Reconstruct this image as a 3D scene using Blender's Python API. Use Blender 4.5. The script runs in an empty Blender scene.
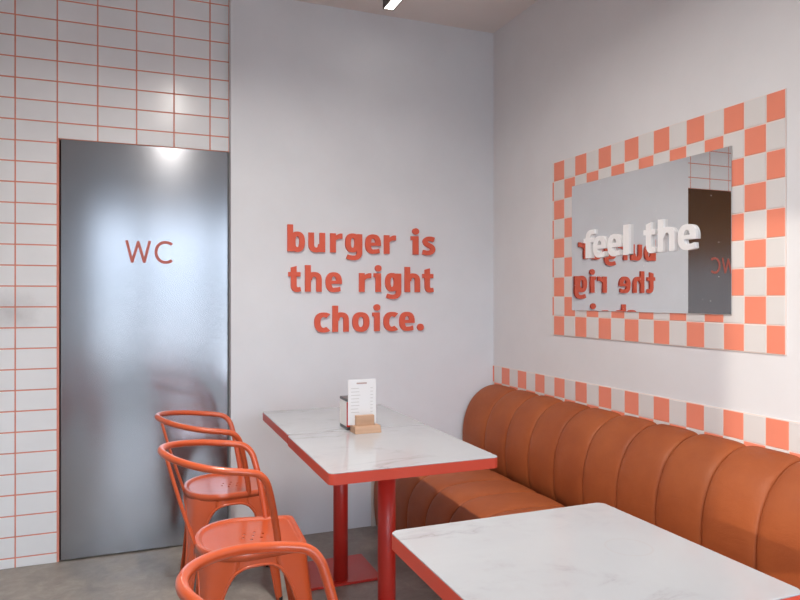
import bpy, bmesh, math, random
from mathutils import Vector, Matrix
random.seed(7)
S = bpy.context.scene
COL = S.collection
PI = math.pi

# ------------------------------------------------------------------ helpers
def lin(c):
    def f(v):
        v /= 255.0
        return v / 12.92 if v <= 0.04045 else ((v + 0.055) / 1.055) ** 2.4
    return (f(c[0]), f(c[1]), f(c[2]), 1.0)

class NT:
    def __init__(self, name):
        self.m = bpy.data.materials.new(name)
        self.m.use_nodes = True
        self.t = self.m.node_tree
        self.b = self.t.nodes['Principled BSDF']
    def n(self, typ, **kw):
        nd = self.t.nodes.new(typ)
        for k, v in kw.items():
            if k in nd.inputs:
                nd.inputs[k].default_value = v
            else:
                setattr(nd, k, v)
        return nd
    def l(self, a, b):
        self.t.links.new(a, b)
    def set(self, **kw):
        for k, v in kw.items():
            self.b.inputs[k.replace('_', ' ')].default_value = v
        return self
    def coord(self, kind='Object'):
        return self.t.nodes.new('ShaderNodeTexCoord').outputs[kind]
    def noise(self, scale, detail=4, rough=.5, vec=None, dist=0.0):
        nd = self.n('ShaderNodeTexNoise')
        nd.inputs['Scale'].default_value = scale
        nd.inputs['Detail'].default_value = detail
        nd.inputs['Roughness'].default_value = rough
        nd.inputs['Distortion'].default_value = dist
        self.l(vec if vec is not None else self.coord(), nd.inputs['Vector'])
        return nd
    def ramp(self, fac, stops):
        nd = self.n('ShaderNodeValToRGB')
        el = nd.color_ramp.elements
        while len(el) < len(stops):
            el.new(0.5)
        for e, (p, c) in zip(el, stops):
            e.position = p
            e.color = c if len(c) == 4 else (*c, 1)
        self.l(fac, nd.inputs['Fac'])
        return nd
    def bump(self, height, strength=.2, dist=.002):
        nd = self.n('ShaderNodeBump')
        nd.inputs['Strength'].default_value = strength
        nd.inputs['Distance'].default_value = dist
        self.l(height, nd.inputs['Height'])
        self.l(nd.outputs['Normal'], self.b.inputs['Normal'])
        return nd
    def mapping(self, scale=(1, 1, 1), loc=(0, 0, 0), rot=(0, 0, 0), kind='Object'):
        mp = self.n('ShaderNodeMapping')
        mp.inputs['Scale'].default_value = scale
        mp.inputs['Location'].default_value = loc
        mp.inputs['Rotation'].default_value = rot
        self.l(self.coord(kind), mp.inputs['Vector'])
        return mp.outputs['Vector']

def simple(name, rgb, rough=.5, metal=0.0, var=0.0, vs=8.0, bump=0.0, bs=60.0, coat=0.0, spec=.5):
    t = NT(name)
    c = lin(rgb)
    t.set(Roughness=rough, Metallic=metal)
    t.b.inputs['Coat Weight'].default_value = coat
    t.b.inputs['Coat Roughness'].default_value = .08
    t.b.inputs['Specular IOR Level'].default_value = spec
    t.b.inputs['Base Color'].default_value = c
    if var > 0:
        nz = t.noise(vs, 5, .6)
        a = tuple(max(0, v * (1 - var)) for v in c[:3]); b = tuple(min(1, v * (1 + var)) for v in c[:3])
        r = t.ramp(nz.outputs['Fac'], [(.3, a), (.7, b)])
        t.l(r.outputs['Color'], t.b.inputs['Base Color'])
    if bump > 0:
        nb = t.noise(bs, 4, .6)
        t.bump(nb.outputs['Fac'], bump, .002)
    return t.m

# ------------------------------------------------------------------ materials
M = {}
M['plaster'] = simple('painted plaster', (220, 220, 222), .62, var=.025, vs=3.5, bump=.12, bs=35)
M['plaster_back'] = simple('cool painted plaster', (217, 221, 226), .62, var=.025, vs=3.5, bump=.12, bs=35)
M['ceiling'] = simple('ceiling paint', (222, 216, 212), .8, var=.02, vs=2)
def tile_mat():
    t = NT('white glazed tile')
    t.set(Roughness=.2)
    t.b.inputs['Specular IOR Level'].default_value = .22
    nz = t.noise(2.2, 4, .6)
    r = t.ramp(nz.outputs['Fac'], [(.3, lin((222, 225, 228))), (.7, lin((231, 234, 237)))])
    # faint grey patch mixed into the tile colour left of the door
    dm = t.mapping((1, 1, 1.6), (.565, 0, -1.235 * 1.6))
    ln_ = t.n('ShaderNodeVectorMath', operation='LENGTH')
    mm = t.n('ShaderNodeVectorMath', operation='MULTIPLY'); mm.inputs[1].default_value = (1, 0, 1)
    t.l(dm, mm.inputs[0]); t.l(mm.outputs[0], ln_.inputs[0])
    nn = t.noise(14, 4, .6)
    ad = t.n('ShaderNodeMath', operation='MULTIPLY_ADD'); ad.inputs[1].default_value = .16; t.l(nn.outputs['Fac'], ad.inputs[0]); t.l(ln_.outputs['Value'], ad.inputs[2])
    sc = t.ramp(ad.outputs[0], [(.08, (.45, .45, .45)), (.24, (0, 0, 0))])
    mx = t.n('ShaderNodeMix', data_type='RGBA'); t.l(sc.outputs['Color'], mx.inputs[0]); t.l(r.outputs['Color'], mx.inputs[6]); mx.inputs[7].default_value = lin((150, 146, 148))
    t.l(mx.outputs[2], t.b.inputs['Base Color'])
    nb = t.noise(9, 2, .5)
    t.bump(nb.outputs['Fac'], .06, .01)
    return t.m
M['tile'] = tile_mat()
M['grout'] = simple('salmon grout', (214, 140, 122), .85, var=.08, vs=20)
def steel():
    t = NT('brushed steel')
    t.set(Metallic=1.0, Roughness=.3)
    t.b.inputs['Anisotropic'].default_value = .62
    cx = t.n('ShaderNodeCombineXYZ'); cx.inputs[2].default_value = 1
    t.l(cx.outputs[0], t.b.inputs['Tangent'])
    v = t.mapping((1.2, 1, 160))
    nz = t.noise(2.0, 5, .65, v)
    v2 = t.mapping((1, 1, 1))
    n2 = t.noise(3.0, 4, .6, v2)
    mx = t.n('ShaderNodeMix', data_type='FLOAT')
    mx.inputs[0].default_value = .6
    t.l(nz.outputs['Fac'], mx.inputs[2]); t.l(n2.outputs['Fac'], mx.inputs[3])
    r = t.ramp(mx.outputs[0], [(.3, lin((160, 161, 165))), (.7, lin((165, 166, 170)))])
    t.l(r.outputs['Color'], t.b.inputs['Base Color'])
    rr = t.ramp(nz.outputs['Fac'], [(.3, (.165, .165, .165)), (.7, (.18, .18, .18))])
    t.l(rr.outputs['Color'], t.b.inputs['Roughness'])
    return t.m
M['steel'] = steel()
M['dark'] = simple('dark reveal', (46, 40, 42), .7)
M['wc'] = simple('brick red lettering', (186, 98, 86), .5)
M['sign'] = simple('orange red lettering', (216, 92, 66), .5, var=.03)
M['white_letter'] = simple('white lettering', (240, 240, 240), .45)
M['orange_tile'] = simple('coral glazed tile', (232, 138, 112), .3, var=.04, vs=3)
M['white_tile'] = simple('pale glazed tile', (216, 213, 211), .3, var=.02, vs=3)
M['pale_grout'] = simple('pale pink grout', (226, 212, 205), .8)
def mirror():
    t = NT('mirror glass')
    t.set(Metallic=1.0, Roughness=.015)
    vo = t.n('ShaderNodeTexVoronoi', Scale=26.0)
    t.l(t.coord(), vo.inputs['Vector'])
    nz = t.noise(7, 2)
    ad = t.n('ShaderNodeMath', operation='MULTIPLY'); ad.inputs[1].default_value = .085
    t.l(nz.outputs['Fac'], ad.inputs[0])
    lt = t.n('ShaderNodeMath', operation='LESS_THAN')
    t.l(vo.outputs['Distance'], lt.inputs[0]); t.l(ad.outputs[0], lt.inputs[1])
    r = t.ramp(lt.outputs[0], [(0, (.80, .80, .80)), (1, (.9, .9, .9))])
    t.l(r.outputs['Color'], t.b.inputs['Base Color'])
    rr = t.ramp(lt.outputs[0], [(0, (.012, .012, .012)), (1, (.8, .8, .8))])
    t.l(rr.outputs['Color'], t.b.inputs['Roughness'])
    return t.m
M['mirror'] = mirror()
def leather():
    t = NT('caramel leather')
    t.set(Roughness=.55)
    t.b.inputs['Specular IOR Level'].default_value = .35
    nz = t.noise(4.0, 6, .65)
    r = t.ramp(nz.outputs['Fac'], [(.25, lin((144, 71, 36))), (.75, lin((168, 90, 46)))])
    t.l(r.outputs['Color'], t.b.inputs['Base Color'])
    g = t.noise(230, 3, .6)
    w = t.noise(9, 5, .6, t.mapping((1, .6, 1.6)), .8)
    a = t.n('ShaderNodeMath', operation='MULTIPLY_ADD'); a.inputs[1].default_value = .12
    t.l(g.outputs['Fac'], a.inputs[0]); t.l(w.outputs['Fac'], a.inputs[2])
    t.bump(a.outputs[0], .22, .012)
    return t.m
M['leather'] = leather()
M['orange'] = simple('orange gloss paint', (196, 86, 46), .3, var=.04, vs=6, coat=.35)
M['red'] = simple('coral red enamel', (196, 50, 40), .34, var=.03, vs=5, coat=.15)
M['rubber'] = simple('black rubber', (30, 28, 28), .8)
def marble(name, ring=None):
    t = NT(name)
    t.set(Roughness=.14)
    co = t.mapping((1, 1, 1), (0, 0, 0), (0, 0, .6))
    wz = t.noise(2.2, 6, .62, co, .6)
    # veins: narrow band of a distorted noise
    n2 = t.noise(1.9, 7, .6, t.mapping((1, 2.1, 1), (3.1, 1.7, 0), (0, 0, -.55)), 1.1)
    ab = t.n('ShaderNodeMath', operation='SUBTRACT'); ab.inputs[1].default_value = .5
    t.l(n2.outputs['Fac'], ab.inputs[0])
    a2 = t.n('ShaderNodeMath', operation='ABSOLUTE'); t.l(ab.outputs[0], a2.inputs[0])
    vein = t.ramp(a2.outputs[0], [(0.0, (1, 1, 1)), (.014, (.45, .45, .45)), (.06, (0, 0, 0))])
    mask = t.ramp(wz.outputs['Fac'], [(.48, (0, 0, 0)), (.68, (.75, .75, .75))])
    mu = t.n('ShaderNodeMath', operation='MULTIPLY')
    t.l(vein.outputs['Color'], mu.inputs[0]); t.l(mask.outputs['Color'], mu.inputs[1])
    base = t.ramp(wz.outputs['Fac'], [(.3, lin((179, 181, 184))), (.75, lin((170, 172, 176)))])
    mix = t.n('ShaderNodeMix', data_type='RGBA')
    t.l(mu.outputs[0], mix.inputs[0]); t.l(base.outputs['Color'], mix.inputs[6])
    mix.inputs[7].default_value = lin((142, 138, 138))
    out = mix.outputs[2]
    if ring:
        sp = t.n('ShaderNodeVectorMath', operation='DISTANCE')
        t.l(t.coord(), sp.inputs[0]); sp.inputs[1].default_value = ring[:3]
        d = t.n('ShaderNodeMath', operation='SUBTRACT'); d.inputs[1].default_value = ring[3]
        t.l(sp.outputs['Value'], d.inputs[0])
        e = t.n('ShaderNodeMath', operation='ABSOLUTE'); t.l(d.outputs[0], e.inputs[0])
        f = t.ramp(e.outputs[0], [(0, (.4, .4, .4)), (.004, (0, 0, 0))])
        m2 = t.n('ShaderNodeMix', data_type='RGBA')
        t.l(f.outputs['Color'], m2.inputs[0]); t.l(out, m2.inputs[6]); m2.inputs[7].default_value = lin((176, 170, 166))
        out = m2.outputs[2]
    t.l(out, t.b.inputs['Base Color'])
    return t.m
M['marble'] = marble('white marble')
M['marble_ring'] = marble('white marble with glass ring', (.15, .007, 0, .05))
def concrete():
    t = NT('polished concrete')
    a = t.noise(1.6, 8, .65)
    b = t.noise(9, 9, .75, None, .6)
    mx = t.n('ShaderNodeMix', data_type='FLOAT'); mx.inputs[0].default_value = .5
    t.l(a.outputs['Fac'], mx.inputs[2]); t.l(b.outputs['Fac'], mx.inputs[3])
    r = t.ramp(mx.outputs[0], [(.32, lin((104, 98, 92))), (.5, lin((146, 140, 132))), (.66, lin((180, 173, 165)))])
    t.l(r.outputs['Color'], t.b.inputs['Base Color'])
    rr = t.ramp(b.outputs['Fac'], [(.3, (.3, .3, .3)), (.7, (.55, .55, .55))])
    t.l(rr.outputs['Color'], t.b.inputs['Roughness'])
    t.bump(b.outputs['Fac'], .08, .004)
    return t.m
M['concrete'] = concrete()
M['paver'] = simple('pavement', (128, 125, 122), .9, var=.1, vs=2)
def wood(name, c1, c2, sc=(30, 4, 4)):
    t = NT(name)
    t.set(Roughness=.5)
    nz = t.noise(1.5, 6, .6, t.mapping(sc), .5)
    r = t.ramp(nz.outputs['Fac'], [(.3, lin(c1)), (.7, lin(c2))])
    t.l(r.outputs['Color'], t.b.inputs['Base Color'])
    return t.m
M['wood'] = wood('pale beech', (172, 136, 108), (190, 154, 126), (3, 40, 40))
M['brown'] = wood('brown timber cladding', (176, 122, 76), (200, 146, 96), (2, 3, 22))
M['card'] = simple('white card', (216, 216, 217), .6)
M['print'] = simple('grey print', (190, 188, 187), .7)
M['print2'] = simple('brown print', (170, 146, 140), .7)
M['steel2'] = simple('grey dispenser steel', (112, 116, 118), .35, metal=.8)
M['napkin'] = simple('napkin paper', (236, 236, 236), .8)
M['panel_white'] = simple('pale board', (214, 206, 196), .6)
M['frame'] = simple('dark window frame', (52, 52, 56), .5)
def emit(name, rgb, s):
    t = NT(name)
    t.set(Roughness=.5)
    t.b.inputs['Emission Color'].default_value = (*rgb, 1)
    t.b.inputs['Emission Strength'].default_value = s
    return t.m
M['led'] = emit('led diffuser', (1, .95, .88), 3.5)
M['alu'] = simple('grey aluminium profile', (92, 88, 86), .45, metal=.6)
def glass():
    t = NT('window glass')
    for nd in list(t.t.nodes):
        if nd.type == 'BSDF_PRINCIPLED': t.t.nodes.remove(nd)
    out = [nd for nd in t.t.nodes if nd.type == 'OUTPUT_MATERIAL'][0]
    tr = t.n('ShaderNodeBsdfTransparent'); gl = t.n('ShaderNodeBsdfGlossy', Roughness=.0)
    fr = t.n('ShaderNodeFresnel', IOR=1.45)
    mx = t.n('ShaderNodeMixShader')
    t.l(fr.outputs[0], mx.inputs[0]); t.l(tr.outputs[0], mx.inputs[1]); t.l(gl.outputs[0], mx.inputs[2])
    t.l(mx.outputs[0], out.inputs['Surface'])
    return t.m
M['glass'] = glass()

# ------------------------------------------------------------------ mesh helpers
def link(name, bm, mats, parent=None, smooth=False, loc=None):
    me = bpy.data.meshes.new(name)
    bmesh.ops.recalc_face_normals(bm, faces=bm.faces[:])
    bm.to_mesh(me); bm.free()
    if not isinstance(mats, (list, tuple)): mats = [mats]
    for m in mats: me.materials.append(m)
    if smooth:
        for p in me.polygons: p.use_smooth = True
    o = bpy.data.objects.new(name, me)
    COL.objects.link(o)
    if parent: o.parent = parent
    if loc: o.location = loc
    return o

def box(bm, lo, hi, mat=0, bev=0.0, seg=2):
    c = [(a + b) / 2 for a, b in zip(lo, hi)]
    s = [abs(b - a) for a, b in zip(lo, hi)]
    r = bmesh.ops.create_cube(bm, size=1.0, matrix=Matrix.Translation(c) @ Matrix.Diagonal((*s, 1)))
    fs = set()
    for v in r['verts']:
        fs.update(v.link_faces)
    if bev > 0:
        es = set()
        for f in fs: es.update(f.edges)
        rb = bmesh.ops.bevel(bm, geom=list(es), offset=bev, segments=seg, affect='EDGES', profile=.5)
        fs = set(rb['faces']) | {f for f in fs if f.is_valid}
        vs = set()
        for f in rb['faces']: vs.update(f.verts)
        for v in vs: fs.update(v.link_faces)
    for f in fs: f.material_index = mat
    return fs

def newbox(name, lo, hi, m, parent=None, bev=0.0, loc=None):
    bm = bmesh.new(); box(bm, lo, hi, 0, bev)
    return link(name, bm, m, parent, loc=loc)

def cyl(bm, c, r, h, seg=32, mat=0, axis='Z', r2=None):
    mx = Matrix.Translation(c)
    if axis == 'X': mx = mx @ Matrix.Rotation(PI / 2, 4, 'Y')
    if axis == 'Y': mx = mx @ Matrix.Rotation(PI / 2, 4, 'X')
    rr = bmesh.ops.create_cone(bm, cap_ends=True, segments=seg, radius1=r, radius2=r if r2 is None else r2, depth=h, matrix=mx)
    for v in rr['verts']:
        for f in v.link_faces: f.material_index = mat

def tube(bm, pts, r, seg=12, closed=False, mat=0):
    pts = [Vector(p) for p in pts]
    n = len(pts); rings = []
    T = []
    for i in range(n):
        if closed: d = pts[(i + 1) % n] - pts[i - 1]
        else: d = pts[min(i + 1, n - 1)] - pts[max(i - 1, 0)]
        T.append(d.normalized())
    up = Vector((0, 0, 1))
    if abs(T[0].dot(up)) > .9: up = Vector((0, 1, 0))
    N = (up - T[0] * up.dot(T[0])).normalized()
    for i in range(n):
        N = (N - T[i] * N.dot(T[i])).normalized()
        B = T[i].cross(N)
        rr = r[i] if isinstance(r, (list, tuple)) else r
        rings.append([bm.verts.new(pts[i] + (N * math.cos(2 * PI * k / seg) + B * math.sin(2 * PI * k / seg)) * rr) for k in range(seg)])
    for i in range(n if closed else n - 1):
        a, b = rings[i], rings[(i + 1) % n]
        for k in range(seg):
            f = bm.faces.new((a[k], a[(k + 1) % seg], b[(k + 1) % seg], b[k])); f.material_index = mat
    if not closed:
        bm.faces.new(rings[0][::-1]).material_index = mat
        bm.faces.new(rings[-1]).material_index = mat

def catmull(pts, per=6):
    P = [Vector(p) for p in pts]
    P = [P[0] * 2 - P[1]] + P + [P[-1] * 2 - P[-2]]
    out = []
    for i in range(1, len(P) - 2):
        a, b, c, d = P[i - 1], P[i], P[i + 1], P[i + 2]
        for k in range(per):
            t = k / per
            out.append(.5 * ((2 * b) + (c - a) * t + (2 * a - 5 * b + 4 * c - d) * t * t + (3 * b - a - 3 * c + d) * t ** 3))
    out.append(P[-2])
    return out

def resample(pts, n, closed=False):
    P = [Vector(p) for p in pts]
    if closed: P = P + [P[0]]
    L = [0]
    for a, b in zip(P, P[1:]): L.append(L[-1] + (b - a).length)
    tot = L[-1]; out = []
    m = n if closed else n - 1
    j = 0
    for i in range(n):
        s = tot * i / m
        while j < len(L) - 2 and L[j + 1] < s: j += 1
        t = (s - L[j]) / max(1e-9, L[j + 1] - L[j])
        out.append(P[j].lerp(P[j + 1], min(1, t)))
    return out

def empty(name, loc=(0, 0, 0), rz=0):
    o = bpy.data.objects.new(name, None)
    o.empty_display_size = .1
    o.location = loc; o.rotation_euler = (0, 0, rz)
    COL.objects.link(o)
    return o

def tag(o, label=None, cat=None, group=None, kind=None):
    if label: o['label'] = label
    if cat: o['category'] = cat
    if group: o['group'] = group
    if kind: o['kind'] = kind
    return o

def struct(o, label, cat):
    return tag(o, label, cat, kind='structure')

def copy_tree(o, parent=None):
    c = o.copy(); COL.objects.link(c)
    if parent:
        c.parent = parent
    for ch in list(o.children):
        copy_tree(ch, c)
    return c

# ------------------------------------------------------------------ room
XL, XR, YF, YW, YD, H = -2.0, 2.041, -2.3, 3.597, 3.672, 2.925
struct(newbox('floor', (XL - .15, YF - .15, -.12), (XR + .15, YD + .2, 0), M['concrete']), 'grey polished concrete floor with mottled stains', 'floor')
struct(newbox('ceiling', (XL - .15, YF - .15, H), (XR + .15, YD + .2, H + .15), M['ceiling']), 'dim grey painted ceiling with a slim light strip', 'ceiling')
struct(newbox('wall_back', (.465, YW, 0), (XR + .15, YD + .2, H), M['plaster_back']), 'pale grey plaster wall behind the raised orange lettering', 'wall')
struct(newbox('wall_right', (XR, YF - .15, 0), (XR + .15, YW, H), M['plaster']), 'pale plaster wall on the right behind bench and mirror', 'wall')

# tiled wall (stacked white tiles, salmon grout), tiles cut around the door
DX0, DX1, DZ = -.345, .461, 2.083
bm = bmesh.new()
box(bm, (XL - .15, YD + .0015, 0), (DX0 - .008, YD + .2, H), 1)
box(bm, (DX0 - .008, YD + .0015, DZ + .002), (.465, YD + .2, H), 1)
box(bm, (DX0 - .008, YD + .06, 0), (.465, YD + .2, DZ + .002), 1)
g = .0062
tx, tz = .1816, .1008
for i in range(-8, 6):
    x0 = -.542 + tx * i; x1 = x0 + tx
    x0 = max(x0 + g / 2, XL); x1 = min(x1 - g / 2, .462)
    if x1 - x0 < .01: continue
    for k in range(-3, 28):
        z1 = 2.668 - tz * k; z0 = z1 - tz
        z0 = max(z0 + g / 2, .0); z1 = min(z1 - g / 2, H)
        a, b = x0, x1
        if b > DX0 and z0 < DZ + .008:
            if a < DX0 - .01 and b < DX0 + .02:
                b = DX0 - .008
            elif a < DX0 - .02:
                b = DX0 - .008
            else:
                z0 = DZ + .005
        if z1 - z0 < .012 or b - a < .01: continue
        fs = box(bm, (a, YD, z0), (b, YD + .006, z1), 0, .0012, 1)
        # hand-set tiles are never perfectly coplanar
        j = [random.uniform(-.0006, .0006) for _ in range(3)]
        vs = set(v for f in fs for v in f.verts)
        for v in vs:
            v.co.y += j[0] + j[1] * (v.co.x - a) / (b - a) + j[2] * (v.co.z - z0) / tz
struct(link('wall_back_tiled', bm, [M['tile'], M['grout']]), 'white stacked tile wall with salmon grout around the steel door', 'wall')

# shop front behind the camera and the side window: daylight comes in here
def wall_with_openings(name, axis, pos, a0, a1, thick, holes, mat):
    bm = bmesh.new()
    cuts = sorted(set([a0, a1] + [h[0] for h in holes] + [h[1] for h in holes]))
    def bx(u0, u1, z0, z1):
        if u1 - u0 < 1e-4 or z1 - z0 < 1e-4: return
        lo, hi = sorted((pos, pos - thick))
        if axis == 'X': box(bm, (u0, lo, z0), (u1, hi, z1))
        else: box(bm, (lo, u0, z0), (hi, u1, z1))
    for u0, u1 in zip(cuts, cuts[1:]):
        hs = [h for h in holes if h[0] <= u0 + 1e-6 and h[1] >= u1 - 1e-6]
        if not hs: bx(u0, u1, 0, H)
        else:
            bx(u0, u1, 0, hs[0][2]); bx(u0, u1, hs[0][3], H)
    return link(name, bm, mat)
FW = (-.58, 1.95, .45, 2.48)      # front window x0,x1,z0,z1
LW = (-2.2, -.95, .35, 2.86)      # left window y0,y1,z0,z1
struct(wall_with_openings('wall_front', 'X', YF, XL - .15, XR, .15, [FW], M['plaster']), 'street front wall with wide shop window behind the viewpoint', 'wall')
struct(wall_with_openings('wall_left', 'Y', XL, YF, YD, .15, [LW], M['plaster']), 'left side wall with window outside the frame', 'wall')
struct(newbox('trim_1', (XL, -.6, 1.75), (XL + .03, 3.4, 2.9), M['brown']), 'brown timber cladding high on the left wall', 'wall cladding')

def window(name, axis, pos, w, mull):
    bm = bmesh.new(); f = .05
    u0, u1, z0, z1 = w
    def bx(a, b, c, d):
        if axis == 'X': box(bm, (a, pos - .10, c), (b, pos - .04, d))
        else: box(bm, (pos - .10, a, c), (pos - .04, b, d))
    bx(u0, u1, z0, z0 + f); bx(u0, u1, z1 - f, z1)
    bx(u0, u0 + f, z0 + f, z1 - f); bx(u1 - f, u1, z0 + f, z1 - f)
    for m in mull: bx(m - f, m + f, z0 + f, z1 - f)
    fr = link(name, bm, M['frame'])
    bm = bmesh.new()
    if axis == 'X': box(bm, (u0 + f, pos - .073, z0 + f), (u1 - f, pos - .067, z1 - f))
    else: box(bm, (pos - .073, u0 + f, z0 + f), (pos - .067, u1 - f, z1 - f))
    link('pane', bm, M['glass'], fr)
    return fr
struct(window('window_1', 'X', YF, FW, [.07, 1.0]), 'dark framed shop window behind the viewpoint', 'window')
struct(window('window_2', 'Y', XL, LW, []), 'dark framed side window behind the viewpoint', 'window')
struct(newbox('ground_outside', (-40, -60, -.4), (40, YF - .15, -.12), M['paver']), 'grey pavement outside the shop', 'ground')

# ------------------------------------------------------------------ lettering kit (units: ascender height = 1)
def sup(a, n=2.4):
    c, s = math.cos(a), math.sin(a)
    return (math.copysign(abs(c) ** (2 / n), c), math.copysign(abs(s) ** (2 / n), s))
def band(cx, cy, rx, ry, ix, iy, a0=0, a1=360, n=40, n2=2.4, icx=None, icy=None):
    """strip between two superellipses from angle a0 to a1 -> (outer pts, inner pts, closed)"""
    cl = abs(a1 - a0) >= 360
    k = n if cl else n + 1
    o, i = [], []
    for q in range(k):
        a = math.radians(a0 + (a1 - a0) * q / n)
        s = sup(a, n2)
        o.append((cx + rx * s[0], cy + ry * s[1]))
        i.append(((cx if icx is None else icx) + ix * s[0], (cy if icy is None else icy) + iy * s[1]))
    return ('band', o, i, cl)
def poly(*p): return ('poly', list(p))
def rect(x0, y0, x1, y1): return poly((x0, y0), (x1, y0), (x1, y1), (x0, y1))
def disc(cx, cy, r): return poly(*[(cx + r * math.cos(2 * PI * k / 28), cy + r * math.sin(2 * PI * k / 28)) for k in range(28)])
def stroke(pts, w):
    pts = [Vector((p[0], p[1], 0)) for p in pts]
    o, i = [], []
    for k, p in enumerate(pts):
        d = (pts[min(k + 1, len(pts) - 1)] - pts[max(k - 1, 0)]).normalized()
        nrm = Vector((-d.y, d.x, 0))
        ww = w[k] if isinstance(w, list) else w
        o.append(tuple((p + nrm * ww / 2)[:2])); i.append(tuple((p - nrm * ww / 2)[:2]))
    return ('band', o, i, False)
X_ = .73
GL = {
 'b': (.66, [rect(0, 0, .21, 1), band(.375, X_ / 2, .285, X_ / 2 + .015, .075, .205)]),
 'h': (.64, [rect(0, 0, .215, 1), band(.345, .43, .295, .315, .085, .135, 0, 180), rect(.43, 0, .64, .44)]),
 'u': (.64, [rect(.43, 0, .64, X_), band(.295, .30, .295, .315, .085, .135, 180, 360), rect(0, .29, .21, X_)]),
 'r': (.47, [rect(0, 0, .21, X_), poly((.17, .42), (.26, .50), (.36, .535), (.47, .535), (.47, X_), (.38, X_), (.28, .69), (.18, .61))]),
 'g': (.66, [rect(.45, -.02, .66, X_), band(.285, .385, .285, X_ / 2, .075, .19), stroke([(.555, .05), (.552, -.03), (.53, -.105), (.47, -.16), (.38, -.188), (.27, -.19), (.17, -.175), (.07, -.14)], [.21, .21, .2, .19, .18, .175, .175, .165])]),
 'e': (.60, [band(.305, X_ / 2, .305, X_ / 2 + .015, .095, .215, 0, 292), poly((.1, .30), (.61, .30), (.61, .375), (.52, .425), (.1, .425)),
             poly((.40, -.005), (.48, -.002), (.565, .03), (.545, .195), (.45, .165), (.36, .16))]),
 'i': (.30, [rect(.075, 0, .285, X_), rect(.0, .575, .2, X_), disc(.18, .925, .128)]),
 's': (.54, None),
 't': (.48, [poly((.1, .20), (.31, .20), (.31, .96), (.1, .90)), rect(0, .565, .46, X_), stroke([(.205, .24), (.213, .17), (.24, .115), (.29, .082), (.36, .075), (.47, .095)], [.21, .215, .215, .2, .18, .16])]),
 'c': (.53, [band(.345, X_ / 2, .345, X_ / 2 + .015, .13, .205, 52, 308)]),
 'o': (.65, [band(.325, X_ / 2, .325, X_ / 2 + .015, .105, .20)]),
 '.': (.28, [disc(.14, .125, .14)]),
 'f': (.46, [rect(.09, 0, .30, .75), rect(0, .555, .43, .715), band(.37, .72, .28, .285, .07, .12, 90, 180), rect(.36, .84, .46, 1.005)]),
 'l': (.27, [rect(0, 0, .21, 1), poly((.0, 0), (.21, 0), (.21, .02), (.0, .02))]),
}
sp = catmull([(.475, .612, 0), (.36, .645, 0), (.22, .635, 0), (.125, .56, 0), (.15, .455, 0), (.27, .385, 0), (.39, .315, 0), (.425, .205, 0), (.34, .105, 0), (.20, .075, 0), (.03, .11, 0)], 5)
GL['s'] = (.54, [stroke([(p.x, p.y) for p in sp], .185)])
def wstroke():
    w = .135
    out = []
    P = [(0, 1), (.27, 0), (.56, .93), (.85, 0), (1.12, 1)]
    for a, b in zip(P, P[1:]): out.append(stroke([a, b], w))
    out.append(poly((.215, -.03), (.325, -.03), (.34, .1), (.2, .1)))
    out.append(poly((.795, -.03), (.905, -.03), (.92, .1), (.78, .1)))
    out.append(poly((.485, .82), (.635, .82), (.61, .98), (.51, .98)))
    return out
GL['W'] = (1.12, wstroke())
GL['C'] = (.74, [band(.50, .48, .50, .54, .365, .405, 50, 310, n2=2.1)])

def glyph_bm(ch, u0, u1, base, unit, depth, O, U, N):
    """letter solid: O + U*u + Z*v, standing out along N"""
    w, comps = GL[ch]
    sx = (u1 - u0) / w
    bm = bmesh.new()
    def P(p, d): return bm.verts.new(O + U * (u0 + p[0] * sx) + Vector((0, 0, base + p[1] * unit)) + N * d)
    for q, c in enumerate(comps):
        d = depth - q * .0004
        if c[0] == 'poly':
            f = [P(p, d) for p in c[1]]; b = [P(p, 0) for p in c[1]]
            bm.faces.new(f); bm.faces.new(b[::-1])
            for k in range(len(f)):
                k2 = (k + 1) % len(f)
                bm.faces.new((f[k], b[k], b[k2], f[k2]))
        else:
            _, o, i, cl = c
            fo = [P(p, d) for p in o]; fi = [P(p, d) for p in i]; bo = [P(p, 0) for p in o]; bi = [P(p, 0) for p in i]
            n = len(o)
            for k in range(n if cl else n - 1):
                k2 = (k + 1) % n
                bm.faces.new((fo[k], fo[k2], fi[k2], fi[k])); bm.faces.new((bo[k], bi[k], bi[k2], bo[k2]))
                bm.faces.new((fo[k], bo[k], bo[k2], fo[k2])); bm.faces.new((fi[k], fi[k2], bi[k2], bi[k]))
            if not cl:
                bm.faces.new((fo[0], fi[0], bi[0], bo[0])); bm.faces.new((fo[-1], bo[-1], bi[-1], fi[-1]))
    return bm

# raised wall sign
sign = empty('wall_sign', (1.2, YW, 1.1))
tag(sign, 'orange-red raised lettering reading burger is the right choice on the plaster wall', 'sign')
LINES = [
 (1.5535, [('b', .763, .859), ('u', .880, .973), ('r', 1.003, 1.073), ('g', 1.090, 1.189), ('e', 1.208, 1.300), ('r', 1.322, 1.394), ('i', 1.489, 1.538), ('s', 1.559, 1.646)]),
 (1.3345, [('t', .768, .838), ('h', .861, .954), ('e', .977, 1.068), ('r', 1.172, 1.243), ('i', 1.259, 1.304), ('g', 1.329, 1.426), ('h', 1.450, 1.545), ('t', 1.562, 1.633)]),
 (1.111, [('c', .913, .995), ('h', 1.016, 1.110), ('o', 1.132, 1.232), ('i', 1.251, 1.297), ('c', 1.319, 1.400), ('e', 1.416, 1.509), ('.', 1.528, 1.569)]),
]
for base, row in LINES:
    for ch, a, b in row:
        bm = glyph_bm(ch, a, b, base, .146, .014, Vector((-1.2, 0, -1.1)), Vector((1, 0, 0)), Vector((0, -1, 0)))
        link('letter', bm, M['sign'], sign)

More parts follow.
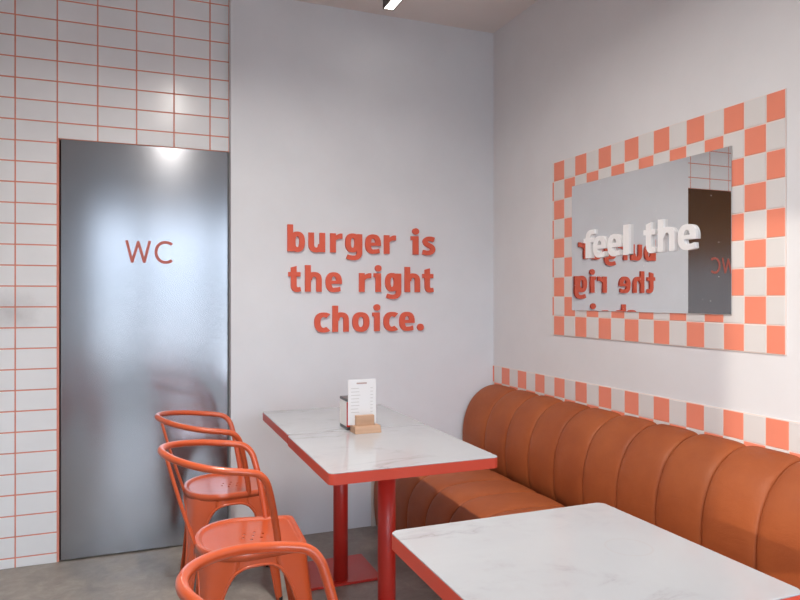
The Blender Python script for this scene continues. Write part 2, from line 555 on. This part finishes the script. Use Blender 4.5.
# ------------------------------------------------------------------ steel door
bm = bmesh.new(); box(bm, (DX0, YD - .002, .006), (DX1, YD + .038, DZ), 0, .0015, 2)
door = struct(link('door_1', bm, M['steel']), 'brushed steel door with red WC lettering', 'door')
newbox('reveal', (DX0 - .007, YD + .03, 0), (DX1 + .003, YD + .058, DZ + .001), M['dark'], door)
for ch, a, b in (('W', -.045, .066), ('C', .089, .169)):
    link('letter', glyph_bm(ch, a, b, 1.484, .110, .003, Vector((0, YD - .002, 0)), Vector((1, 0, 0)), Vector((0, -1, 0))), M['wc'], door)

# ------------------------------------------------------------------ checkered tile work on the right wall
def checker(bm, y_hi, cells_y, z_hi, cells_z, first, xb, t=.0045, g=.0028):
    """tiles on plane X = xb, laid from y_hi towards the viewer; returns nothing"""
    y = y_hi
    for i, wy in enumerate(cells_y):
        z = z_hi
        for k, hz in enumerate(cells_z):
            orange = (i + k + first) % 2 == 0
            box(bm, (xb - t, y - wy + g / 2, z - hz + g / 2), (xb + .001, y - g / 2, z - g / 2), 0 if orange else 1, .0011, 1)
            z -= hz
        y -= wy
bm = bmesh.new()
ny = 34
box(bm, (XR - .004, YW - .02 - .0, .585), (XR + .002, YW, .885), 2)
y0 = YW - .0
cells = [y0 - 3.5795, .09] + [.09] * ny
yend = y0 - sum(cells)
bm.free(); bm = bmesh.new()
box(bm, (XR - .004, yend, .585), (XR + .002, y0, .888), 2)
checker(bm, y0, cells, .8865, [.1, .1, .1], 0, XR - .004, .0025, .0036)
# row 1 is coral where Y in [3.40, 3.49]; a coral sliver returns in the corner two tiles on
struct(link('trim_2', bm, [M['orange_tile'], M['white_tile'], M['pale_grout']]), 'coral and white checkered tile strip above the bench', 'tile trim')

mir = empty('wall_mirror', (XR, 2.3, 1.1))
tag(mir, 'wide wall mirror in a coral and white checkered tile surround with white lettering', 'mirror')
bm = bmesh.new()
o = Vector((XR, 2.3, 1.1))
z1 = 2.007 - 1.1; yh = 2.966 - 2.3
box(bm, (-.005, 1.612 - 2.3, 1.107 - 1.1 - .001), (0, yh, z1), 2)
checker(bm, yh, [.0145] + [.0904] * 14 + [.074], z1, [.1] * 9, 1, -.005, .002, .004)
link('tile_surround', bm, [M['orange_tile'], M['white_tile'], M['pale_grout']], mir)
k = (XR - .013) / XR
MY0, MY1, MZ0, MZ1 = 1.837 * k, 2.806 * k, 1.3 + (1.238 - 1.3) * k, 1.3 + (1.862 - 1.3) * k
bm = bmesh.new(); box(bm, (-.013, MY0 - 2.3, MZ0 - 1.1), (-.0078, MY1 - 2.3, MZ1 - 1.1), 0, .001, 1)
link('mirror_glass', bm, M['mirror'], mir)
XF = XR - .0131
for ch, ya, yb in (('f', 2.652, 2.572), ('e', 2.580, 2.490), ('e', 2.477, 2.387), ('l', 2.372, 2.322), ('t', 2.246, 2.175), ('h', 2.162, 2.070), ('e', 2.053, 1.962)):
    link('letter', glyph_bm(ch, -ya * 1.01, -yb * 1.01, 1.491 - 1.1, .134, .012, Vector((XF - XR, -2.3, 0)), Vector((0, -1, 0)), Vector((-1, 0, 0))), M['white_letter'], mir)

# ------------------------------------------------------------------ channel tufted bench
def channels(prof, seams, depth, nseg=14, ncap=True, power=3.8):
    """sweep an XZ profile along Y with puffed channels between the seams (list of Y, descending)"""
    P = resample([(p[0], 0, p[1]) for p in catmull([(a, b, 0) for a, b in prof], 8)], 44)
    n = len(P); Nn = []
    for i in range(n):
        d = (P[min(i + 1, n - 1)] - P[max(i - 1, 0)]).normalized()
        Nn.append(Vector((-d.z, 0, d.x)))
    cx = sum(p.x for p in P) / n + .25; cz = sum(p.z for p in P) / n
    for i in range(n):
        if Nn[i].dot(Vector((P[i].x - cx, 0, P[i].z - cz + .12))) < 0: Nn[i] = -Nn[i]
    bm = bmesh.new(); rows = []
    rnd = random.Random(3)
    for a, b in zip(seams, seams[1:]):
        dd = depth * rnd.uniform(.92, 1.06)
        TS = [0, .010, .022, .05, .10, .17, .26, .38]
        TS = TS + [.5] + [1 - q for q in reversed(TS)]
        nseg = len(TS) - 1
        for k, t in enumerate(TS):
            if k == 0 and rows: continue
            y = a + (b - a) * t
            s = abs(2 * t - 1)
            puff = (1 - s ** power) ** (1 / power)
            cut = dd * (1 - puff) + (.018 if k in (0, nseg) else 0)      # stitched seam
            rows.append([bm.verts.new(P[i] + Vector((0, y, 0)) - Nn[i] * cut) for i in range(n)])
    for r0, r1 in zip(rows, rows[1:]):
        for i in range(n - 1):
            bm.faces.new((r0[i], r0[i + 1], r1[i + 1], r1[i]))
    return bm, P, rows
SEAMS = [3.585, 3.310, 3.085, 2.865, 2.645, 2.425, 2.205, 1.985, 1.765, 1.545, 1.325, 1.105, .885, .665, .445, .225, .005]
bench = empty('banquette', (1.64, 1.8, 0))
tag(bench, 'long caramel leather channel-tufted banquette bench against the right wall', 'bench')
BO = Vector((-1.64, -1.8, 0))
backp = [(1.86, .30), (1.822, .36), (1.811, .44), (1.813, .53), (1.831, .615), (1.872, .695), (1.934, .750), (1.99, .774), (2.036, .779)]
bm, P, rows = channels(backp, SEAMS, .024)
for r in (rows[0], rows[-1]):
    c = [bm.verts.new(Vector((2.036, r[0].co.y, .31)))]
    bm.faces.new(list(r) + c)
bmesh.ops.translate(bm, verts=bm.verts[:], vec=BO)
link('backrest', bm, M['leather'], bench, smooth=True)
seatp = [(1.262, .012), (1.252, .10), (1.25, .20), (1.26, .29), (1.30, .365), (1.37, .408), (1.47, .42), (1.58, .419), (1.69, .410), (1.75, .388), (1.79, .33), (1.82, .25)]
bm, P, rows = channels(seatp, SEAMS, .02)
for r in (rows[0], rows[-1]):
    c = [bm.verts.new(Vector((1.82, r[0].co.y, .012)))]
    bm.faces.new(list(r) + c)
bmesh.ops.translate(bm, verts=bm.verts[:], vec=BO)
link('seat', bm, M['leather'], bench, smooth=True)
pl = newbox('plinth', (1.33 - 1.64, .03 - 1.8, 0), (2.035 - 1.64, 3.56 - 1.8, .30), M['dark'], bench)
ep = newbox('end_panel', (1.245 - 1.64, 3.5855 - 1.8, 0), (2.03 - 1.64, 3.5955 - 1.8, .37), M['panel_white'], bench, .002)
tag(ep, 'pale end board of the bench')

# ------------------------------------------------------------------ tables
def rounded_slab(bm, x0, x1, y0, y1, z0, z1, r, seg=8, bev=.003):
    pts = []
    for cx, cy, a in ((x1 - r, y1 - r, 0), (x0 + r, y1 - r, 90), (x0 + r, y0 + r, 180), (x1 - r, y0 + r, 270)):
        for k in range(seg + 1):
            t = math.radians(a + 90 * k / seg)
            pts.append((cx + r * math.cos(t), cy + r * math.sin(t)))
    lv = [(z0, bev), (z0 + bev, 0), (z1 - bev, 0), (z1, bev)]
    cx, cy = (x0 + x1) / 2, (y0 + y1) / 2
    R = []
    for z, ins in lv:
        fx = 1 - ins / ((x1 - x0) / 2); fy = 1 - ins / ((y1 - y0) / 2)
        R.append([bm.verts.new((cx + (p[0] - cx) * fx, cy + (p[1] - cy) * fy, z)) for p in pts])
    n = len(pts)
    for a, b in zip(R, R[1:]):
        for k in range(n):
            bm.faces.new((a[k], a[(k + 1) % n], b[(k + 1) % n], b[k]))
    bm.faces.new(R[0][::-1]); bm.faces.new(R[-1])

def table(x0, x1, y0, y1, plate, label, mat='marble', r=.022):
    cx, cy = (x0 + x1) / 2, (y0 + y1) / 2
    t = empty('dining_table', (cx, cy, 0))
    tag(t, label, 'table', 'marble topped dining tables')
    M.setdefault('band', simple('coral table edge', (206, 78, 58), .34, var=.03, vs=5, coat=.1))
    a, b = (x1 - x0) / 2, (y1 - y0) / 2
    bm = bmesh.new(); rounded_slab(bm, -a, a, -b, b, .7115, .7465, r, 8, .0004)
    tag(link('edge_band', bm, M['band'], t, loc=(0, 0, 0)), 'coral red table edge')
    bm = bmesh.new(); rounded_slab(bm, -a + .0003, a - .0003, -b + .0003, b - .0003, -.0037, .0, r, 8, .0012)
    tag(link('tabletop', bm, M[mat], t, loc=(0, 0, .75)), 'white veined marble top')
    bm = bmesh.new(); cyl(bm, (0, -.012, .36), .0335, .70, 40)
    o = link('column', bm, M['red'], t)
    for p in o.data.polygons:
        p.use_smooth = abs(p.normal.z) < .5
    bm = bmesh.new(); rounded_slab(bm, -a * .3, a * .3, -.1, .1, .7035, .712, .01)
    link('mounting_plate', bm, M['red'], t)
    bm = bmesh.new(); rounded_slab(bm, plate[0], plate[1], plate[2], plate[3], 0, .012, .008, 5, .002)
    link('base_plate', bm, M['red'], t)
    return t
PLT = (-.19, .185, -.06, .245)
table(.568, 1.175, 2.663, 3.245, PLT, 'marble-topped table at the back, next to the lettered plaster wall', r=.012)
table(.562, 1.172, 2.022, 2.655, PLT, 'middle marble-topped table carrying the wooden menu stand')
table(.556, 1.168, .880, 1.474, PLT, 'nearest marble-topped table, cut off by the bottom edge of the photo', 'marble_ring')

# ------------------------------------------------------------------ things on the middle table
ms = empty('menu_stand', (.873, 2.60, .75))
tag(ms, 'small pale wooden block stand holding the menu card upright', 'menu stand')
bm = bmesh.new()
vs = [(-.052, -.036), (-.052, .04), (.061, .04), (.061, -.036)]
lo = [bm.verts.new((x, y, .0)) for x, y in vs]
hi = [bm.verts.new((x * .96, y * (.8 if y < 0 else 1), .029)) for x, y in vs]
bm.faces.new(lo); bm.faces.new(hi)
for q in range(4): bm.faces.new((lo[q], lo[(q + 1) % 4], hi[(q + 1) % 4], hi[q]))
bmesh.ops.bevel(bm, geom=bm.edges[:], offset=.0015, segments=2, affect='EDGES')
link('base_block', bm, M['wood'], ms)
newbox('clip_block', (-.040, -.012, .0285), (.038, .008, .07), M['wood'], ms, .0015)
mc = empty('menu_card', (.8665, 2.615, .779))
tag(mc, 'white upright menu card held by the small wooden stand', 'menu card')
newbox('card', (-.0605, -.0015, 0), (.0605, .0015, .186), M['card'], mc)
bm = bmesh.new()
rnd = random.Random(11)
for q in range(8):
    z = .148 - q * .014
    wv = rnd.uniform(.028, .042)
    box(bm, (-.048, -.0021, z), (-.048 + wv, -.0014, z + .0028), 0)
link('dish_lines', bm, M['print'], mc)
bm = bmesh.new()
for q in range(8):
    z = .148 - q * .014
    box(bm, (.036, -.0021, z), (.047, -.0014, z + .0028), 0)
link('price_lines', bm, M['print'], mc)
newbox('heading', (-.024, -.0021, .167), (.020, -.0014, .173), M['print2'], mc)
nd = empty('napkin_dispenser', (.862, 2.712, .75))
tag(nd, 'grey metal napkin dispenser with white napkins behind the menu card', 'napkin dispenser')
bm = bmesh.new()
box(bm, (-.047, -.054, .0), (.045, .054, .012), 0, .002)
link('base', bm, M['steel2'], nd)
newbox('top_cover', (-.047, -.054, .117), (.045, .054, .129), M['steel2'], nd, .003)
bm = bmesh.new(); box(bm, (-.046, -.049, .012), (.043, .053, .117), 0, .003)
link('napkins', bm, M['napkin'], nd)
bm = bmesh.new(); box(bm, (-.0475, -.0535, .0125), (.0455, -.0485, .1165), 0, .001)
tag(link('face_plate', bm, M['red'], nd), 'red front plate')

# ------------------------------------------------------------------ metal armchair
def seat_outline(n=72):
    pts = []
    # rear half: superellipse centre (-.02,0)
    for q in range(33):
        a = PI / 2 + PI * q / 32
        s = sup(a, 2.25)
        pts.append((-.02 + .165 * s[0], .187 * s[1], 0))
    # front right corner, front left corner
    r = .03
    for cx, cy, a0 in ((.178 - r, -.16 + r, -90), (.178 - r, .16 - r, 0)):
        for q in range(7):
            t = math.radians(a0 + 90 * q / 6)
            pts.append((cx + r * math.cos(t), cy + r * math.sin(t), 0))
    return resample(pts, n, True)
ST = .475
def make_chair():
    root = empty('armchair', (0, 0, 0))
    O = seat_outline()
    n = len(O)
    # --- seat pan (solid, then pierced)
    bm = bmesh.new()
    prof = [(.965, ST - .026), (1.0, ST - .026), (1.0, ST - .010), (.994, ST - .004), (.98, ST), (.93, ST + .0005), (.905, ST - .001), (.885, ST - .006), (.86, ST - .0075), (.6, ST - .009), (.3, ST - .010)]
    R = [[bm.verts.new((p.x * f, p.y * f, z)) for p in O] for f, z in prof]
    for a, b in zip(R, R[1:]):
        for q in range(n): bm.faces.new((a[q], a[(q + 1) % n], b[(q + 1) % n], b[q]))
    bm.faces.new(R[-1])
    U = [[bm.verts.new((p.x * f, p.y * f, z)) for p in O] for f, z in ((.965, ST - .013), (.3, ST - .0125))]
    for q in range(n):
        bm.faces.new((R[0][q], U[0][q], U[0][(q + 1) % n], R[0][(q + 1) % n]))
        bm.faces.new((U[0][q], U[1][q], U[1][(q + 1) % n], U[0][(q + 1) % n]))
    bm.faces.new(U[1][::-1])
    seat = link('seat', bm, M['orange'], root, smooth=True)
    bc = bmesh.new()
    hp = [(0, 0)] + [(.037 * math.cos(PI / 3 * q + .3), .037 * math.sin(PI / 3 * q + .3)) for q in range(6)]
    for hx, hy in hp: cyl(bc, (hx + .012, hy, ST), .0055, .08, 12)
    cut = link('cut', bc, M['orange'])
    bo = seat.modifiers.new('holes', 'BOOLEAN'); bo.operation = 'DIFFERENCE'; bo.solver = 'EXACT'; bo.object = cut
    dg = bpy.context.evaluated_depsgraph_get(); dg.update()
    me = bpy.data.meshes.new_from_object(seat.evaluated_get(dg))
    for p in me.polygons: p.use_smooth = not (abs(p.normal.z) > .97 or len(p.vertices) > 6 or p.center.xy.length < .06)
    seat.modifiers.clear(); old = seat.data; seat.data = me; bpy.data.meshes.remove(old)
    bpy.data.objects.remove(cut)
    # --- skirt and legs share one splayed sheet surface
    ZT = ST - .012
    C = {'fl': (.166, .150), 'rl': (-.128, .140), 'rr': (-.128, -.140), 'fr': (.166, -.150)}
    B = {'fl': (.215, .195), 'rl': (-.195, .215), 'rr': (-.195, -.215), 'fr': (.215, -.195)}
    Os = [Vector((p.x * .982, p.y * .982, 0)) for p in O]
    idx = {k: min(range(n), key=lambda q: (Os[q] - Vector((*c, 0))).length) for k, c in C.items()}
    order = ['fl', 'rl', 'rr', 'fr']          # outline runs left -> rear -> right -> front
    sides = []
    for q in range(4):
        a, b = order[q], order[(q + 1) % 4]
        i, j = idx[a], idx[b]
        seq = []
        while True:
            seq.append(Os[i % n])
            if i % n == j: break
            i += 1
        top = resample(seq, 41)
        sides.append((a, b, top))
    def SP(side, u, z):
        a, b, top = side
        f = max(0, min(1, u)) * 40
        k = min(39, int(f)); t = top[k].lerp(top[k + 1], f - k)
        bb = Vector((*B[a], 0)).lerp(Vector((*B[b], 0)), u)
        # feet carry the fold outwards gently
        h = (ZT - z) / ZT
        p = t.lerp(bb, h)
        return Vector((p.x, p.y, z))
    ZA = .43
    def wleg(z, front):
        w0 = .052 + .085 * (z / ZT)
        if z >= ZA: return .5
        h = z / ZA
        return .5 - (.5 - w0) * (1 - h ** 4) ** (1 / 3.4)
    WC = .30
    def zarch(u):
        lo_, hi_ = 0, ZA
        for _ in range(40):
            m = (lo_ + hi_) / 2
            if wleg(m, 0) < u: lo_ = m
            else: hi_ = m
        return (lo_ + hi_) / 2
    def solid(o):
        m = o.modifiers.new('sheet', 'SOLIDIFY'); m.thickness = .003; m.offset = 0
        return o
    for q in range(4):
        # apron over the arch
        sd = sides[q]
        bm = bmesh.new()
        cols = []
        for k in range(25):
            u = WC + (1 - 2 * WC) * k / 24
            za = zarch(min(u, 1 - u))
            cols.append([bm.verts.new(SP(sd, u, za + (ZT - za) * t / 5)) for t in range(6)])
        for a, b in zip(cols, cols[1:]):
            for t in range(5): bm.faces.new((a[t], b[t], b[t + 1], a[t + 1]))
        # rolled lip along the whole arch
        zs = [ZA * (1 - (1 - t / 22) ** 1.8) for t in range(23)]
        path = [SP(sd, wleg(z, 0), z + .002) for z in zs if wleg(z, 0) < WC] + [SP(sd, WC + (1 - 2 * WC) * k / 24, zarch(min(WC + (1 - 2 * WC) * k / 24, 1 - WC - (1 - 2 * WC) * k / 24))) for k in range(25)] + [SP(sd, 1 - wleg(z, 0), z + .002) for z in reversed(zs) if wleg(z, 0) < WC]
        tube(bm, path, .0038, 8)
        solid(link('apron', bm, M['orange'], root, smooth=True))
        # leg at the corner between side q and side q+1
        s2 = sides[(q + 1) % 4]
        bm = bmesh.new(); rowsv = []
        for t in range(29):
            z = ZT * t / 28
            w = min(wleg(z, 0), WC)
            ca = [SP(sd, 1 - w + (w - .045) * k / 5, z) for k in range(6)]
            cb = [SP(s2, .045 + (w - .045) * k / 5, z) for k in range(6)]
            corner = SP(sd, 1, z)
            mid = corner * .6 + (ca[-1] + cb[0]) * .2
            rowsv.append([bm.verts.new(v) for v in ca + [ca[-1].lerp(corner, .62), mid, cb[0].lerp(corner, .62)] + cb])
        for a, b in zip(rowsv, rowsv[1:]):
            for k in range(len(a) - 1): bm.faces.new((a[k], a[k + 1], b[k + 1], b[k]))
        leg = solid(link('leg', bm, M['orange'], root, smooth=True))
        c = SP(sd, 1, 0)
        bm = bmesh.new()
        dirc = Vector((-c.x, -c.y, 0)).normalized()
        cc = c + dirc * .009
        cyl(bm, (cc.x, cc.y, .006), .010, .012, 16)
        link('rubber_foot', bm, M['rubber'], leg)
    # --- arm and back hoop
    half = [(.080, .160, ST - .02), (.072, .170, .515), (.058, .184, .60), (.044, .199, .665), (.030, .209, .708), (.004, .216, .735), (-.04, .22, .746), (-.09, .219, .753), (-.15, .204, .762), (-.205, .168, .771), (-.255, .112, .780), (-.284, .05, .786)]
    ctrl = half + [(-.292, 0, .787)] + [(x, -y, z) for x, y, z in reversed(half)]
    bm = bmesh.new(); tube(bm, catmull(ctrl, 6), .0118, 14)
    link('arm_rail', bm, M['orange'], root, smooth=True)
    # --- back splat: a narrow curved sheet between hoop and seat
    bm = bmesh.new(); rr = []
    for t in range(15):
        f = t / 14
        x = -.276 + (-.178 + .276) * f - .004 * math.sin(PI * f); z = .765 + (ST - .03 - .765) * f
        hw = .024 - .003 * math.sin(PI * f)
        rr.append([bm.verts.new((x, hw * (k / 4 - 1), z)) for k in range(9)])
    for a, b in zip(rr, rr[1:]):
        for k in range(8): bm.faces.new((a[k], a[k + 1], b[k + 1], b[k]))
    for sgn in (0, 8):
        tube(bm, [r[sgn].co.copy() for r in rr], .0034, 8)
    sp_ = link('back_splat', bm, M['orange'], root, smooth=True)
    m = sp_.modifiers.new('sheet', 'SOLIDIFY'); m.thickness = .003; m.offset = 0
    return root
CH = [((.378, 3.06), -.04, 'orange metal armchair at the back table, nearest the plaster wall'),
      ((.37, 2.37), -.05, 'orange metal armchair at the middle table, second from the plaster wall'),
      ((.368, 1.255), .06, 'nearest orange metal armchair, only its arm hoop showing at the bottom edge')]
CH.append(((-.48, .9), -PI / 2 - .2, 'orange metal armchair outside the frame, seen only as a red blur in the steel door'))
proto = make_chair()
for i, (p, rz, lb) in enumerate(CH):
    o = proto if i == 0 else copy_tree(proto)
    o.location = (p[0], p[1], 0); o.rotation_euler = (0, 0, rz)
    tag(o, lb, 'chair', 'orange metal armchairs')

# ------------------------------------------------------------------ ceiling light strips
def light_strip(name, x, y0, y1, label):
    cy = (y0 + y1) / 2
    t = empty(name, (x, cy, 2.85))
    tag(t, label, 'ceiling light', 'linear ceiling lights')
    h = (y1 - y0) / 2
    bm = bmesh.new()
    box(bm, (-.030, -h, .0), (-.026, h, .05)); box(bm, (.026, -h, .0), (.030, h, .05)); box(bm, (-.026, -h, .02), (.026, h, .05))
    box(bm, (-.030, -h - .004, 0), (.030, -h, .05)); box(bm, (-.030, h, 0), (.030, h + .004, .05))
    link('housing', bm, M['alu'], t)
    bm = bmesh.new(); box(bm, (-.0255, -h, .004), (.0255, h, .019), 0, .002)
    link('diffuser', bm, M['led'], t)
    for s in (-1, 1):
        bm = bmesh.new(); cyl(bm, (0, s * h * .6, .0625), .008, .026, 12)
        link('stem', bm, M['alu'], t)
light_strip('ceiling_light', 1.262, 2.16, 3.36, 'slim glowing light strip under the ceiling by the plaster wall')
light_strip('ceiling_light', .26, 1.35, 2.15, 'slim light strip outside the frame, seen only as a glint on the steel door')

# ------------------------------------------------------------------ daylight
W = bpy.data.worlds.new('daylight'); S.world = W; W.use_nodes = True
bg = W.node_tree.nodes['Background']
wt = W.node_tree
tc = wt.nodes.new('ShaderNodeTexCoord'); sx_ = wt.nodes.new('ShaderNodeSeparateXYZ'); rp = wt.nodes.new('ShaderNodeValToRGB')
wt.links.new(tc.outputs['Generated'], sx_.inputs[0]); wt.links.new(sx_.outputs['Z'], rp.inputs['Fac']); wt.links.new(rp.outputs['Color'], bg.inputs['Color'])
el = rp.color_ramp.elements
el[0].position = 0.0; el[0].color = (.08, .10, .12, 1)
el[1].position = .19; el[1].color = (.75, .865, 1.0, 1)
e_ = el.new(.075); e_.color = (.17, .20, .24, 1)
e_ = el.new(.13); e_.color = (.58, .67, .78, 1)
bg.inputs['Strength'].default_value = 8.2
sd = bpy.data.lights.new('sun', 'SUN'); sd.energy = 0.98; sd.angle = math.radians(1.0); sd.color = (1, .91, .78)
so = bpy.data.objects.new('sun', sd); COL.objects.link(so)
dirv = Vector((1, .7, -.245 * math.hypot(1, .7)))
so.rotation_euler = dirv.to_track_quat('-Z', 'Y').to_euler()
so.location = (-6, -5, 4)
for nm, loc, rot, sx, sy in (('front_daylight', ((FW[0] + FW[1]) / 2, YF - .16, (FW[2] + FW[3]) / 2), (-PI / 2, 0, 0), FW[1] - FW[0], FW[3] - FW[2]),
                             ('side_daylight', (XL - .16, (LW[0] + LW[1]) / 2, (LW[2] + LW[3]) / 2), (0, -PI / 2, 0), LW[3] - LW[2], LW[1] - LW[0])):
    ld = bpy.data.lights.new(nm, 'AREA'); ld.shape = 'RECTANGLE'; ld.size = sx; ld.size_y = sy
    ld.cycles.is_portal = True
    lo_ = bpy.data.objects.new(nm, ld); COL.objects.link(lo_); lo_.location = loc
    d = Vector((0, 1, 0)) if nm[0] == 'f' else Vector((1, 0, 0))
    lo_.rotation_euler = rot if nm[0] == 's' else (PI / 2, 0, 0)
    # face into the room
    mw = lo_.rotation_euler.to_matrix() @ Vector((0, 0, -1))
    if mw.dot(d) < 0:
        lo_.rotation_euler = (-PI / 2, 0, 0) if nm[0] == 'f' else (0, PI / 2, 0)
        mw = lo_.rotation_euler.to_matrix() @ Vector((0, 0, -1))

# light from the slim ceiling strips (deep set, so it does not reach the top of the walls)
for nm, x, y, ln_, en in (('strip_light', .26, 1.75, .78, 33),):
    ld = bpy.data.lights.new(nm, 'AREA'); ld.shape = 'RECTANGLE'; ld.size = .05; ld.size_y = ln_
    ld.energy = en; ld.color = (1, .945, .885); ld.spread = math.radians(160)
    lo_ = bpy.data.objects.new(nm, ld); COL.objects.link(lo_); lo_.location = (x, y, 2.848)

# ------------------------------------------------------------------ camera and view
cd = bpy.data.cameras.new('camera'); cd.sensor_width = 36; cd.lens = 36 * 667 / 800; cd.clip_start = .05
cd.shift_y = -2 / 800
co = bpy.data.objects.new('camera', cd); COL.objects.link(co)
co.location = (0, 0, 1.3); co.rotation_euler = (PI / 2, 0, -math.radians(21.59))
S.camera = co
S.view_settings.view_transform = 'Standard'
S.view_settings.look = 'None'
S.view_settings.exposure = 0.62
S.view_settings.gamma = 1
S.view_settings.use_curve_mapping = False
S.cycles.max_bounces = 10
S.cycles.diffuse_bounces = 6
